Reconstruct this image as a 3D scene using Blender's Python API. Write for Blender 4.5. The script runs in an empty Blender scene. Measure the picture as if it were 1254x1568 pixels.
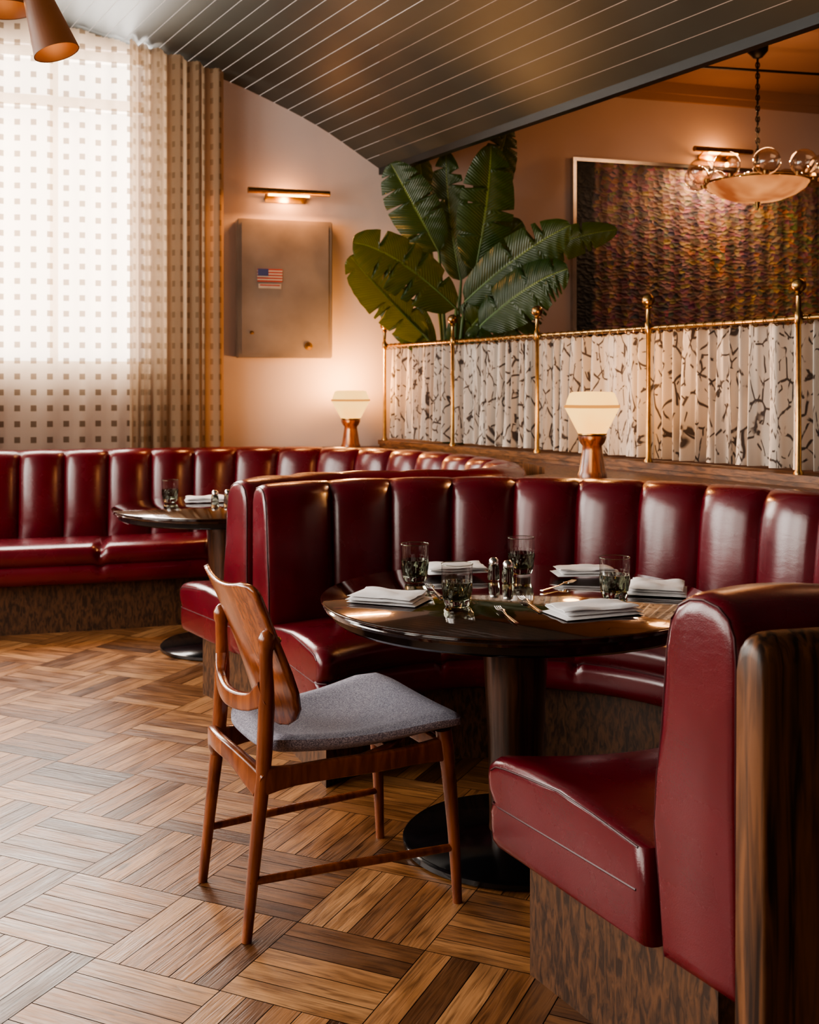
import bpy, bmesh, math, random
from mathutils import Vector, Matrix
random.seed(7)
F=1700.0; HC=1.35; CX=627.0; HY=594.0
def P(px,py,Y): return Vector(((px-CX)/F*Y, Y, HC-(py-HY)/F*Y))
scene=bpy.context.scene
COL=scene.collection
# ---------------------------------------------------------------- materials
def new_mat(name):
    m=bpy.data.materials.new(name); m.use_nodes=True
    nt=m.node_tree; b=nt.nodes['Principled BSDF']; return m,nt,b
def N(nt,t,**kw):
    n=nt.nodes.new(t)
    for k,v in kw.items(): setattr(n,k,v)
    return n
def L(nt,a,b): nt.links.new(a,b)
def ramp(nt,stops):
    r=N(nt,'ShaderNodeValToRGB'); e=r.color_ramp.elements
    while len(e)<len(stops): e.new(0.5)
    for i,(p,c) in enumerate(stops): e[i].position=p; e[i].color=(c[0],c[1],c[2],1)
    return r
def simple(name,col,rough=.5,metal=0,coat=0,var=.15,scale=8,bump=0,bscale=200,emis=None,es=0,trans=0):
    m,nt,b=new_mat(name)
    tc=N(nt,'ShaderNodeTexCoord'); no=N(nt,'ShaderNodeTexNoise'); no.inputs['Scale'].default_value=scale; no.inputs['Detail'].default_value=4
    L(nt,tc.outputs['Object'],no.inputs['Vector'])
    lo=[c*(1-var) for c in col]; hi=[min(1,c*(1+var)) for c in col]
    r=ramp(nt,[(.3,lo),(.7,hi)]); L(nt,no.outputs['Fac'],r.inputs['Fac']); L(nt,r.outputs['Color'],b.inputs['Base Color'])
    b.inputs['Roughness'].default_value=rough; b.inputs['Metallic'].default_value=metal
    b.inputs['Coat Weight'].default_value=coat; b.inputs['Coat Roughness'].default_value=.15
    b.inputs['Transmission Weight'].default_value=trans
    if bump:
        n2=N(nt,'ShaderNodeTexNoise'); n2.inputs['Scale'].default_value=bscale; n2.inputs['Detail'].default_value=3
        L(nt,tc.outputs['Object'],n2.inputs['Vector'])
        bp=N(nt,'ShaderNodeBump'); bp.inputs['Strength'].default_value=bump; bp.inputs['Distance'].default_value=.01
        L(nt,n2.outputs['Fac'],bp.inputs['Height']); L(nt,bp.outputs['Normal'],b.inputs['Normal'])
    if emis:
        b.inputs['Emission Color'].default_value=(*emis,1); b.inputs['Emission Strength'].default_value=es
    return m
def wood(name,c1,c2,rough=.35,sc=(40,40,3),coat=.2,cr=.2,bs=.15):
    m,nt,b=new_mat(name)
    tc=N(nt,'ShaderNodeTexCoord'); mp=N(nt,'ShaderNodeMapping'); mp.inputs['Scale'].default_value=sc
    L(nt,tc.outputs['Object'],mp.inputs['Vector'])
    no=N(nt,'ShaderNodeTexNoise'); no.inputs['Scale'].default_value=1; no.inputs['Detail'].default_value=8; no.inputs['Distortion'].default_value=.8
    L(nt,mp.outputs['Vector'],no.inputs['Vector'])
    r=ramp(nt,[(.38,c1),(.62,c2)]); L(nt,no.outputs['Fac'],r.inputs['Fac']); L(nt,r.outputs['Color'],b.inputs['Base Color'])
    b.inputs['Roughness'].default_value=rough; b.inputs['Coat Weight'].default_value=coat; b.inputs['Coat Roughness'].default_value=cr
    if bs:
        bp=N(nt,'ShaderNodeBump'); bp.inputs['Strength'].default_value=bs; bp.inputs['Distance'].default_value=.005
        L(nt,no.outputs['Fac'],bp.inputs['Height']); L(nt,bp.outputs['Normal'],b.inputs['Normal'])
    return m
M={}
def leather():
    m,nt,b=new_mat('red_leather')
    tc=N(nt,'ShaderNodeTexCoord'); no=N(nt,'ShaderNodeTexNoise'); no.inputs['Scale'].default_value=4; no.inputs['Detail'].default_value=6
    L(nt,tc.outputs['Object'],no.inputs['Vector'])
    r=ramp(nt,[(.3,(.080,.0015,.007)),(.7,(.125,.003,.011))]); L(nt,no.outputs['Fac'],r.inputs['Fac']); L(nt,r.outputs['Color'],b.inputs['Base Color'])
    r2=ramp(nt,[(.3,(.22,)*3),(.7,(.32,)*3)]); L(nt,no.outputs['Fac'],r2.inputs['Fac']); L(nt,r2.outputs['Color'],b.inputs['Roughness'])
    # fine creases: stretched, ridged noise
    mp=N(nt,'ShaderNodeMapping'); mp.inputs['Scale'].default_value=(16,16,40); L(nt,tc.outputs['Object'],mp.inputs['Vector'])
    n1=N(nt,'ShaderNodeTexNoise'); n1.inputs['Scale'].default_value=1; n1.inputs['Detail'].default_value=5; n1.inputs['Distortion'].default_value=.6; L(nt,mp.outputs['Vector'],n1.inputs['Vector'])
    v=N(nt,'ShaderNodeTexVoronoi'); v.inputs['Scale'].default_value=420; L(nt,tc.outputs['Object'],v.inputs['Vector'])
    b1=N(nt,'ShaderNodeBump'); b1.inputs['Strength'].default_value=.10; b1.inputs['Distance'].default_value=.008; L(nt,n1.outputs['Fac'],b1.inputs['Height'])
    b2=N(nt,'ShaderNodeBump'); b2.inputs['Strength'].default_value=.10; b2.inputs['Distance'].default_value=.002; L(nt,v.outputs['Distance'],b2.inputs['Height']); L(nt,b1.outputs['Normal'],b2.inputs['Normal'])
    L(nt,b2.outputs['Normal'],b.inputs['Normal'])
    b.inputs['Coat Weight'].default_value=.45; b.inputs['Coat Roughness'].default_value=.2
    return m
M['leather']=leather()
M['piping']=simple('leather_piping',(.045,.002,.006),.45)
M['darkwood']=wood('dark_oak',(.020,.008,.004),(.17,.068,.026),.42,(48,48,3),.05,.3,.25)
M['plinth']=wood('plinth_oak_veneer',(.030,.013,.006),(.115,.050,.021),.5,(70,70,22),.05,.3,.2)
M['teak']=wood('teak',(.13,.030,.008),(.26,.072,.020),.26,(30,30,5),.4)
M['teak_panel']=wood('teak_panel',(.15,.037,.010),(.28,.080,.023),.22,(60,60,5),.45)
M['tabletop']=wood('table_lacquer',(.012,.004,.0025),(.030,.010,.006),.10,(25,4,4),1.0,.03,0)
M['pedestal']=wood('pedestal_walnut',(.028,.011,.006),(.085,.032,.016),.28,(50,50,3),.4)
M['black']=simple('black_gloss',(.006,.006,.007),.14,coat=.5)
M['iron']=simple('black_iron',(.010,.009,.008),.45,metal=.6)
M['brass']=simple('aged_brass',(.34,.21,.085),.28,metal=1,var=.25,scale=30)
M['steel']=simple('polished_steel',(.6,.58,.55),.18,metal=1)
M['panelmetal']=simple('painted_steel_panel',(.27,.22,.185),.36,metal=.4,var=.25,scale=3)
M['wall']=simple('plaster_wall',(.54,.445,.41),.8,var=.03,scale=3,bump=.05,bscale=60)
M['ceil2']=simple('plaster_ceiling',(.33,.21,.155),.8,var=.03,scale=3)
M['white']=simple('white_frame',(.8,.78,.74),.5,var=.03)
M['linen']=simple('white_linen',(.80,.79,.80),.85,var=.04,scale=20,bump=.25,bscale=600)
M['board']=simple('painted_boards',(.026,.029,.025),.42,var=.15,scale=3)
M['boardgap']=simple('groove_highlight',(.20,.20,.18),.4,var=.05)  # pale strips between boards: groove highlights put into the colour
M['fascia']=simple('fascia_paint',(.010,.011,.010),.4)
def tweed():
    m,nt,b=new_mat('grey_tweed')
    tc=N(nt,'ShaderNodeTexCoord'); mp=N(nt,'ShaderNodeMapping'); mp.inputs['Scale'].default_value=(230,600,300)
    L(nt,tc.outputs['Object'],mp.inputs['Vector'])
    no=N(nt,'ShaderNodeTexNoise'); no.inputs['Scale'].default_value=1; no.inputs['Detail'].default_value=2; L(nt,mp.outputs['Vector'],no.inputs['Vector'])
    r=ramp(nt,[(.34,(.13,.13,.175)),(.52,(.28,.275,.34)),(.68,(.52,.51,.58))]); L(nt,no.outputs['Fac'],r.inputs['Fac']); L(nt,r.outputs['Color'],b.inputs['Base Color'])
    b.inputs['Roughness'].default_value=.9
    bp=N(nt,'ShaderNodeBump'); bp.inputs['Strength'].default_value=.4; bp.inputs['Distance'].default_value=.0015
    L(nt,no.outputs['Fac'],bp.inputs['Height']); L(nt,bp.outputs['Normal'],b.inputs['Normal'])
    return m
M['tweed']=tweed()
def glassm(name,col,rough=.02):
    m,nt,b=new_mat(name)
    g=N(nt,'ShaderNodeBsdfGlass'); g.inputs['Color'].default_value=(*col,1); g.inputs['Roughness'].default_value=rough; g.inputs['IOR'].default_value=1.45
    no=N(nt,'ShaderNodeTexNoise'); no.inputs['Scale'].default_value=30
    bp=N(nt,'ShaderNodeBump'); bp.inputs['Strength'].default_value=.05; L(nt,no.outputs['Fac'],bp.inputs['Height']); L(nt,bp.outputs['Normal'],g.inputs['Normal'])
    L(nt,g.outputs[0],nt.nodes['Material Output'].inputs['Surface']); return m
def thinglass(name,tint,refl=1.0,blend=.35):
    m,nt,b=new_mat(name)
    tp=N(nt,'ShaderNodeBsdfTransparent'); no=N(nt,'ShaderNodeTexNoise'); no.inputs['Scale'].default_value=20
    r=ramp(nt,[(.3,[c*.92 for c in tint]),(.7,tint)]); L(nt,no.outputs['Fac'],r.inputs['Fac']); L(nt,r.outputs['Color'],tp.inputs['Color'])
    gl=N(nt,'ShaderNodeBsdfGlossy'); gl.inputs['Roughness'].default_value=.05
    fr=N(nt,'ShaderNodeLayerWeight'); fr.inputs['Blend'].default_value=blend
    mu=N(nt,'ShaderNodeMath',operation='MULTIPLY_ADD'); L(nt,fr.outputs['Facing'],mu.inputs[0]); mu.inputs[1].default_value=.5*refl; mu.inputs[2].default_value=.05
    ms=N(nt,'ShaderNodeMixShader'); L(nt,mu.outputs[0],ms.inputs[0]); L(nt,tp.outputs[0],ms.inputs[1]); L(nt,gl.outputs[0],ms.inputs[2]); L(nt,ms.outputs[0],nt.nodes['Material Output'].inputs['Surface'])
    return m
M['glass']=thinglass('clear_glass',(.93,.93,.92)); M['globe']=thinglass('globe_glass',(.95,.88,.82),1.5,.4)
M['smoke']=glassm('cut_smoked_glass',(.66,.68,.62))
def emit(name,col,s,col2=None,sc=6):
    m,nt,b=new_mat(name)
    e=N(nt,'ShaderNodeEmission'); e.inputs['Strength'].default_value=s
    tc=N(nt,'ShaderNodeTexCoord'); no=N(nt,'ShaderNodeTexNoise'); no.inputs['Scale'].default_value=sc
    L(nt,tc.outputs['Object'],no.inputs['Vector'])
    r=ramp(nt,[(.3,col2 or col),(.7,col)]); L(nt,no.outputs['Fac'],r.inputs['Fac']); L(nt,r.outputs['Color'],e.inputs['Color'])
    L(nt,e.outputs[0],nt.nodes['Material Output'].inputs['Surface']); return m
M['lampshade']=emit('lit_opal_shade',(1,.58,.17),2.4,(1,.48,.11))
M['shadeband']=emit('lit_shade_band',(1,.40,.09),1.0)
M['bulb']=emit('lit_bulb',(1,.50,.13),14)
M['bowl']=emit('lit_alabaster',(1,.40,.13),1.2,(.34,.09,.03),4)
# ---------------------------------------------------------------- mesh helpers
def mkobj(name,verts,faces,mats,parent=None,smooth=True,midx=None,uvs=None,recalc=True,colors=None):
    me=bpy.data.meshes.new(name); me.from_pydata([tuple(v) for v in verts],[],faces)
    for m in (mats if isinstance(mats,(list,tuple)) else [mats]): me.materials.append(m)
    if midx: me.polygons.foreach_set('material_index',midx)
    if uvs:
        ul=me.uv_layers.new(name='UVMap')
        for lp in me.loops: ul.data[lp.index].uv=uvs[lp.vertex_index]
    if colors:
        ca=me.color_attributes.new(name='Col',type='FLOAT_COLOR',domain='POINT')
        for i,c in enumerate(colors): ca.data[i].color=(c[0],c[1],c[2],1)
    if recalc:
        bm=bmesh.new(); bm.from_mesh(me); bmesh.ops.recalc_face_normals(bm,faces=bm.faces); bm.to_mesh(me); bm.free()
    if smooth:
        me.polygons.foreach_set('use_smooth',[True]*len(me.polygons))
        try: me.set_sharp_from_angle(angle=math.radians(smooth if smooth is not True else 50))
        except Exception: pass
    me.update()
    o=bpy.data.objects.new(name,me); COL.objects.link(o)
    if parent: o.parent=parent
    return o
def empty(name,loc=(0,0,0),rot=0):
    e=bpy.data.objects.new(name,None); e.location=loc; e.rotation_euler=(0,0,rot); e.empty_display_size=.1; COL.objects.link(e); return e
class MB:
    def __init__(s): s.v=[]; s.f=[]; s.m=[]
    def add(s,v,f,mi=0):
        o=len(s.v); s.v+= [Vector(a) for a in v]; s.f+=[tuple(i+o for i in q) for q in f]; s.m+=[mi]*len(f)
    def box(s,c,d,mi=0,rot=0,bev=0):
        x,y,z=d[0]/2,d[1]/2,d[2]/2
        if bev:
            bm=bmesh.new(); bmesh.ops.create_cube(bm,size=1)
            for v in bm.verts: v.co=Vector((v.co.x*d[0],v.co.y*d[1],v.co.z*d[2]))
            bmesh.ops.bevel(bm,geom=list(bm.edges),offset=bev,segments=2,affect='EDGES')
            vs=[v.co.copy() for v in bm.verts]; bm.verts.index_update(); fs=[[v.index for v in f.verts] for f in bm.faces]; bm.free()
        else:
            vs=[Vector(a) for a in [(-x,-y,-z),(x,-y,-z),(x,y,-z),(-x,y,-z),(-x,-y,z),(x,-y,z),(x,y,z),(-x,y,z)]]
            fs=[(0,3,2,1),(4,5,6,7),(0,1,5,4),(1,2,6,5),(2,3,7,6),(3,0,4,7)]
        R=Matrix.Rotation(rot,3,'Z'); s.add([R@v+Vector(c) for v in vs],fs,mi)
    def lathe(s,prof,c=(0,0,0),n=32,mi=0,axis=None,fn=None):
        vs=[];R=Matrix.Identity(3)
        if axis is not None: R=Vector((0,0,1)).rotation_difference(Vector(axis)).to_matrix()
        for (r,z) in prof:
            for i in range(n):
                a=2*math.pi*i/n; rr=r*(fn(a,z) if fn else 1)
                vs.append(R@Vector((rr*math.cos(a),rr*math.sin(a),z))+Vector(c))
        fs=[]
        for j in range(len(prof)-1):
            for i in range(n):
                k=(i+1)%n; fs.append((j*n+i,j*n+k,(j+1)*n+k,(j+1)*n+i))
        if prof[0][0]>1e-5: fs.append(tuple(range(n))[::-1])
        if prof[-1][0]>1e-5: fs.append(tuple((len(prof)-1)*n+i for i in range(n)))
        s.add(vs,fs,mi)
    def tube(s,pts,rad,n=12,mi=0,flat=None,up=None):
        pts=[Vector(p) for p in pts]
        if not isinstance(rad,(list,tuple)): rad=[rad]*len(pts)
        pu=Vector(up) if up else None
        vs=[]
        for i,p in enumerate(pts):
            t=(pts[min(i+1,len(pts)-1)]-pts[max(i-1,0)]).normalized()
            u=pu if pu else (Vector((0,0,1)) if abs(t.z)<.9 else Vector((1,0,0)))
            a=t.cross(u).normalized(); b=a.cross(t).normalized()
            ra=rad[i]; rb=ra
            if flat: ra,rb=flat[0]*ra,flat[1]*ra
            for k in range(n):
                th=2*math.pi*k/n
                if flat and len(flat)>2:
                    e=.35; c_=math.cos(th); s_=math.sin(th); c_=math.copysign(abs(c_)**e,c_); s_=math.copysign(abs(s_)**e,s_)
                else: c_,s_=math.cos(th),math.sin(th)
                vs.append(p+a*ra*c_+b*rb*s_)
        fs=[]
        for j in range(len(pts)-1):
            for k in range(n):
                k2=(k+1)%n; fs.append((j*n+k,j*n+k2,(j+1)*n+k2,(j+1)*n+k))
        fs.append(tuple(range(n))[::-1]); fs.append(tuple((len(pts)-1)*n+k for k in range(n)))
        s.add(vs,fs,mi)
    def sphere(s,c,r,n=16,mi=0,sz=1):
        pr=[(max(r*math.sin(math.pi*i/(n//2)),1e-6),-r*sz*math.cos(math.pi*i/(n//2))) for i in range(n//2+1)]
        s.lathe(pr,c,n,mi)
    def prism(s,poly,z0,z1,mi=0):
        n=len(poly); vs=[(x,y,z0) for x,y in poly]+[(x,y,z1) for x,y in poly]
        fs=[tuple(range(n))[::-1],tuple(range(n,2*n))]+[(i,(i+1)%n,n+(i+1)%n,n+i) for i in range(n)]
        s.add(vs,fs,mi)
    def obj(s,name,mats,parent=None,smooth=True):
        mi=s.m if isinstance(mats,(list,tuple)) else None
        return mkobj(name,s.v,s.f,mats,parent,smooth,mi)
def catmull(pts,n):
    pts=[Vector(p) for p in pts]; out=[]; m=len(pts)-1
    for i in range(n+1):
        t=i/n*m; k=min(int(t),m-1); f=t-k
        p0=pts[max(k-1,0)] if k>0 else 2*pts[0]-pts[1]; p1=pts[k]; p2=pts[k+1]; p3=pts[k+2] if k+2<=m else 2*pts[m]-pts[m-1]
        out.append(.5*((2*p1)+(p2-p0)*f+(2*p0-5*p1+4*p2-p3)*f*f+(3*p1-p0-3*p2+p3)*f**3))
    return out
# ---------------------------------------------------------------- room frame
wy=lambda x:7.65+.3*x
WD=Vector((1,.3,0)).normalized(); WN=Vector((.3,-1,0)).normalized()
WA=math.atan(.3)
def wallp(x,z,off=0): return Vector((x,wy(x),z))+WN*off
PD=Vector((.505,-.863,0)).normalized(); PN=Vector((-.863,-.505,0)).normalized()
PO=Vector((-.18,7.4,0))
def pp(t,z,off=0): return PO+PD*t+PN*off+Vector((0,0,z))
XL,XR,YB=-3.6,6.2,-3.3
def floor():
    s=.35; k=5; w=s/k; g=.0013; ang=math.radians(-24); ca,sa=math.cos(ang),math.sin(ang)
    vs=[];fs=[];uv=[];cols=[]
    R=14; n=int(R/s)+1
    for i in range(-n*2,n*2):
        for j in range(-n*2,n*2):
            cx,cy=(i+.5)*s,(j+.5)*s
            X,Y=cx*ca-cy*sa,cx*sa+cy*ca
            if not(XL-.1<X<XR+.1 and YB-.1<Y<9.7): continue
            for q in range(k):
                a0=q*w+g; a1=(q+1)*w-g; b0=g; b1=s-g
                if (i+j)%2: rect=[(a0,b0),(a1,b0),(a1,b1),(a0,b1)]; uvq=[(b0,a0),(b0,a1),(b1,a1),(b1,a0)]
                else: rect=[(b0,a0),(b1,a0),(b1,a1),(b0,a1)]; uvq=[(b0,a0),(b1,a0),(b1,a1),(b0,a1)]
                o=len(vs); ru,rv=random.uniform(0,50),random.uniform(0,50)
                c=random.random(); c2=random.random()
                for (x,y),(u_,v_) in zip(rect,uvq):
                    x+=i*s; y+=j*s
                    vs.append((x*ca-y*sa,x*sa+y*ca,0)); uv.append((u_+ru,v_+rv)); cols.append((c,c2,0))
                fs.append((o,o+1,o+2,o+3))
    mi=[0]*len(fs); o=len(vs)
    vs+=[(XL,YB,-.004),(XR,YB,-.004),(XR,9.6,-.004),(XL,9.6,-.004)]; uv+=[(0,0)]*4; cols+=[(0,0,0)]*4; fs.append((o,o+1,o+2,o+3)); mi.append(1)
    m,nt,b=new_mat('oak_parquet')
    u=N(nt,'ShaderNodeUVMap'); mp=N(nt,'ShaderNodeMapping'); mp.inputs['Scale'].default_value=(5,75,1); L(nt,u.outputs['UV'],mp.inputs['Vector'])
    no=N(nt,'ShaderNodeTexNoise'); no.inputs['Scale'].default_value=1; no.inputs['Detail'].default_value=8; no.inputs['Distortion'].default_value=1.4; L(nt,mp.outputs['Vector'],no.inputs['Vector'])
    mp2=N(nt,'ShaderNodeMapping'); mp2.inputs['Scale'].default_value=(4,12,1); L(nt,u.outputs['UV'],mp2.inputs['Vector'])
    wv=N(nt,'ShaderNodeTexNoise'); wv.inputs['Scale'].default_value=1.3; wv.inputs['Detail'].default_value=3; L(nt,mp2.outputs['Vector'],wv.inputs['Vector'])
    at=N(nt,'ShaderNodeVertexColor'); at.layer_name='Col'; sp=N(nt,'ShaderNodeSeparateColor'); L(nt,at.outputs['Color'],sp.inputs['Color'])
    r=ramp(nt,[(0,(.085,.034,.013)),(.10,(.16,.066,.024)),(.35,(.27,.118,.044)),(.75,(.36,.165,.062)),(1,(.46,.235,.10))]); L(nt,sp.outputs[0],r.inputs['Fac'])
    r2=ramp(nt,[(.28,(.34,.29,.25)),(.5,(.9,.9,.9)),(.72,(1.2,1.2,1.2))]); L(nt,no.outputs['Fac'],r2.inputs['Fac'])
    mx=N(nt,'ShaderNodeMix'); mx.data_type='RGBA'; mx.blend_type='MULTIPLY'; mx.inputs[0].default_value=1; L(nt,r.outputs['Color'],mx.inputs[6]); L(nt,r2.outputs['Color'],mx.inputs[7])
    r3=ramp(nt,[(.3,(.5,.44,.4)),(.58,(1.05,1.05,1.05))]); L(nt,wv.outputs['Fac'],r3.inputs['Fac'])
    mx2=N(nt,'ShaderNodeMix'); mx2.data_type='RGBA'; mx2.blend_type='MULTIPLY'; mx2.inputs[0].default_value=.75; L(nt,mx.outputs[2],mx2.inputs[6]); L(nt,r3.outputs['Color'],mx2.inputs[7])
    vo=N(nt,'ShaderNodeTexVoronoi'); vo.inputs['Scale'].default_value=1; mp3=N(nt,'ShaderNodeMapping'); mp3.inputs['Scale'].default_value=(2.2,5,1); L(nt,u.outputs['UV'],mp3.inputs['Vector']); L(nt,mp3.outputs['Vector'],vo.inputs['Vector'])
    r4=ramp(nt,[(.03,(.10,.06,.04)),(.085,(1,1,1))]); L(nt,vo.outputs['Distance'],r4.inputs['Fac'])
    mx3=N(nt,'ShaderNodeMix'); mx3.data_type='RGBA'; mx3.blend_type='MULTIPLY'; mx3.inputs[0].default_value=.85; L(nt,mx2.outputs[2],mx3.inputs[6]); L(nt,r4.outputs['Color'],mx3.inputs[7])
    L(nt,mx3.outputs[2],b.inputs['Base Color'])
    rr=ramp(nt,[(.3,(.30,)*3),(.7,(.44,)*3)]); L(nt,wv.outputs['Fac'],rr.inputs['Fac']); L(nt,rr.outputs['Color'],b.inputs['Roughness'])
    bp=N(nt,'ShaderNodeBump'); bp.inputs['Strength'].default_value=.4; bp.inputs['Distance'].default_value=.004; L(nt,no.outputs['Fac'],bp.inputs['Height']); L(nt,bp.outputs['Normal'],b.inputs['Normal'])
    dk=simple('floor_joint',(.015,.008,.005),.9)
    mkobj('floor',vs,fs,[m,dk],smooth=False,midx=mi,uvs=uv,recalc=False,colors=cols)
floor()
WX0,WX1,WZ0,WZ1=-3.45,-1.66,1.45,3.5
def wallbox(mb,x0,x1,z0,z1,off0=0,off1=-.2,mi=0):
    vs=[]
    for z in (z0,z1):
        for (x,o) in ((x0,off0),(x1,off0),(x1,off1),(x0,off1)): vs.append(wallp(x,z,o))
    mb.add(vs,[(0,1,2,3),(7,6,5,4),(0,4,5,1),(1,5,6,2),(2,6,7,3),(3,7,4,0)],mi)
mb=MB()
wallbox(mb,XL,WX0,0,4.1); wallbox(mb,WX1,XR,0,4.1); wallbox(mb,WX0,WX1,0,WZ0); wallbox(mb,WX0,WX1,WZ1,4.1)
mb.obj('wall_back',M['wall'],smooth=False)
mb=MB()
for x in (WX0,-2.85,-2.26,WX1-.04): wallbox(mb,x,x+.05,WZ0,WZ1,-.06,-.12)
for z in (WZ0,3.13,WZ1-.06): wallbox(mb,WX0,WX1,z,z+.07,-.06,-.12)
mb.obj('window_1',simple('window_frame_paint',(.30,.26,.22),.5),smooth=False)
mb=MB()
for (y0,y1,z0,z1) in [(YB,-2.2,0,4.1),(-2.2,5.2,0,.9),(-2.2,5.2,3.3,4.1),(5.2,6.7,0,4.1),(.6,.8,.9,3.3),(2.9,3.1,.9,3.3)]:
    mb.box((XL-.1,(y0+y1)/2,(z0+z1)/2),(.2,y1-y0,z1-z0))
mb.obj('wall_left',M['wall'],smooth=False)
mb=MB()
for y in (-2.2,.55,.8,2.85,3.1,5.15): mb.box((XL-.1,y+.025,2.1),(.06,.05,2.4))
for z in (.92,2.4,3.28): mb.box((XL-.1,1.5,z),(.06,7.4,.04))
mb.obj('window_2',M['white'],smooth=False)
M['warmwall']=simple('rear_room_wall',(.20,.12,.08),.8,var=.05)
mb=MB(); mb.box(((XL+XR)/2,YB-.1,2.05),(XR-XL+.4,.2,4.1)); mb.obj('wall_rear',M['warmwall'],smooth=False)
mb=MB(); mb.box((XR+.1,3.1,2.05),(.2,13,4.1)); mb.obj('wall_right',M['warmwall'],smooth=False)
prof=catmull([(-.21,2.85,0),(-.60,3.10,0),(-.98,3.28,0),(-1.27,3.39,0),(-1.62,3.49,0),(-2.2,3.62,0),(-2.9,3.71,0),(-4,3.80,0),(-6,3.88,0),(-9.2,3.93,0)],900)
cum=[0]
for i in range(1,len(prof)): cum.append(cum[-1]+(prof[i]-prof[i-1]).length)
def at_len(s):
    import bisect
    i=min(max(bisect.bisect_left(cum,s),1),len(cum)-1); f=(s-cum[i-1])/max(cum[i]-cum[i-1],1e-9); return prof[i-1].lerp(prof[i],min(max(f,0),1))
def vault():
    vs=[];fs=[];mi=[]; s=0
    def strip(s0,s1,m,dz=0):
        row=[]
        for ss in (s0,s1):
            p=at_len(ss); xw,z=p.x,p.y+dz
            t0=0 if xw>=XL else (XL-xw)/PD.x
            y0=wy(xw)
            a=Vector((xw+PD.x*t0,y0+PD.y*t0,z)); t1=(YB-y0)/PD.y
            b=Vector((xw+PD.x*t1,YB,z)); row+= [a,b]
            if t0>t1: return
        o=len(vs); vs.extend(row); fs.append((o,o+1,o+3,o+2)); mi.append(m)
    tot=cum[-1]; bw=.100; g=.0036
    while s+bw<tot:
        strip(s,s+bw-g,0); strip(s+bw-g,s+bw,1,.003); s+=bw
    mkobj('ceiling',vs,fs,[M['board'],M['boardgap']],smooth=False,midx=mi,recalc=False)
vault()
a=Vector((-.21,wy(-.21),0)); e=a+PD*((YB-a.y)/PD.y)
def slab(p,q,off0,off1,z0,z1):
    vs=[]
    for z in (z0,z1):
        for (b_,o) in ((p,off0),(q,off0),(q,off1),(p,off1)): vs.append(b_+PN*o+Vector((0,0,z)))
    return vs,[(3,2,1,0),(4,5,6,7),(0,1,5,4),(1,2,6,5),(2,3,7,6),(3,0,4,7)]
mb=MB(); mb.add(*slab(a,e,.0,-.05,2.805,2.93))
mb.obj('trim_fascia',M['fascia'],smooth=False)
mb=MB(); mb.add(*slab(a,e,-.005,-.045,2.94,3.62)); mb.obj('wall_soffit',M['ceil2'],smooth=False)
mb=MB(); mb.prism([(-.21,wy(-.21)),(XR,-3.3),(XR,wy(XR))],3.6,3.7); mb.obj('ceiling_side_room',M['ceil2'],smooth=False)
mb=MB(); wallbox(mb,-.1,XR,3.52,3.6,.05,0); wallbox(mb,-.1,XR,3.47,3.52,.025,0); mb.obj('trim_crown',M['ceil2'],smooth=False)
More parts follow.
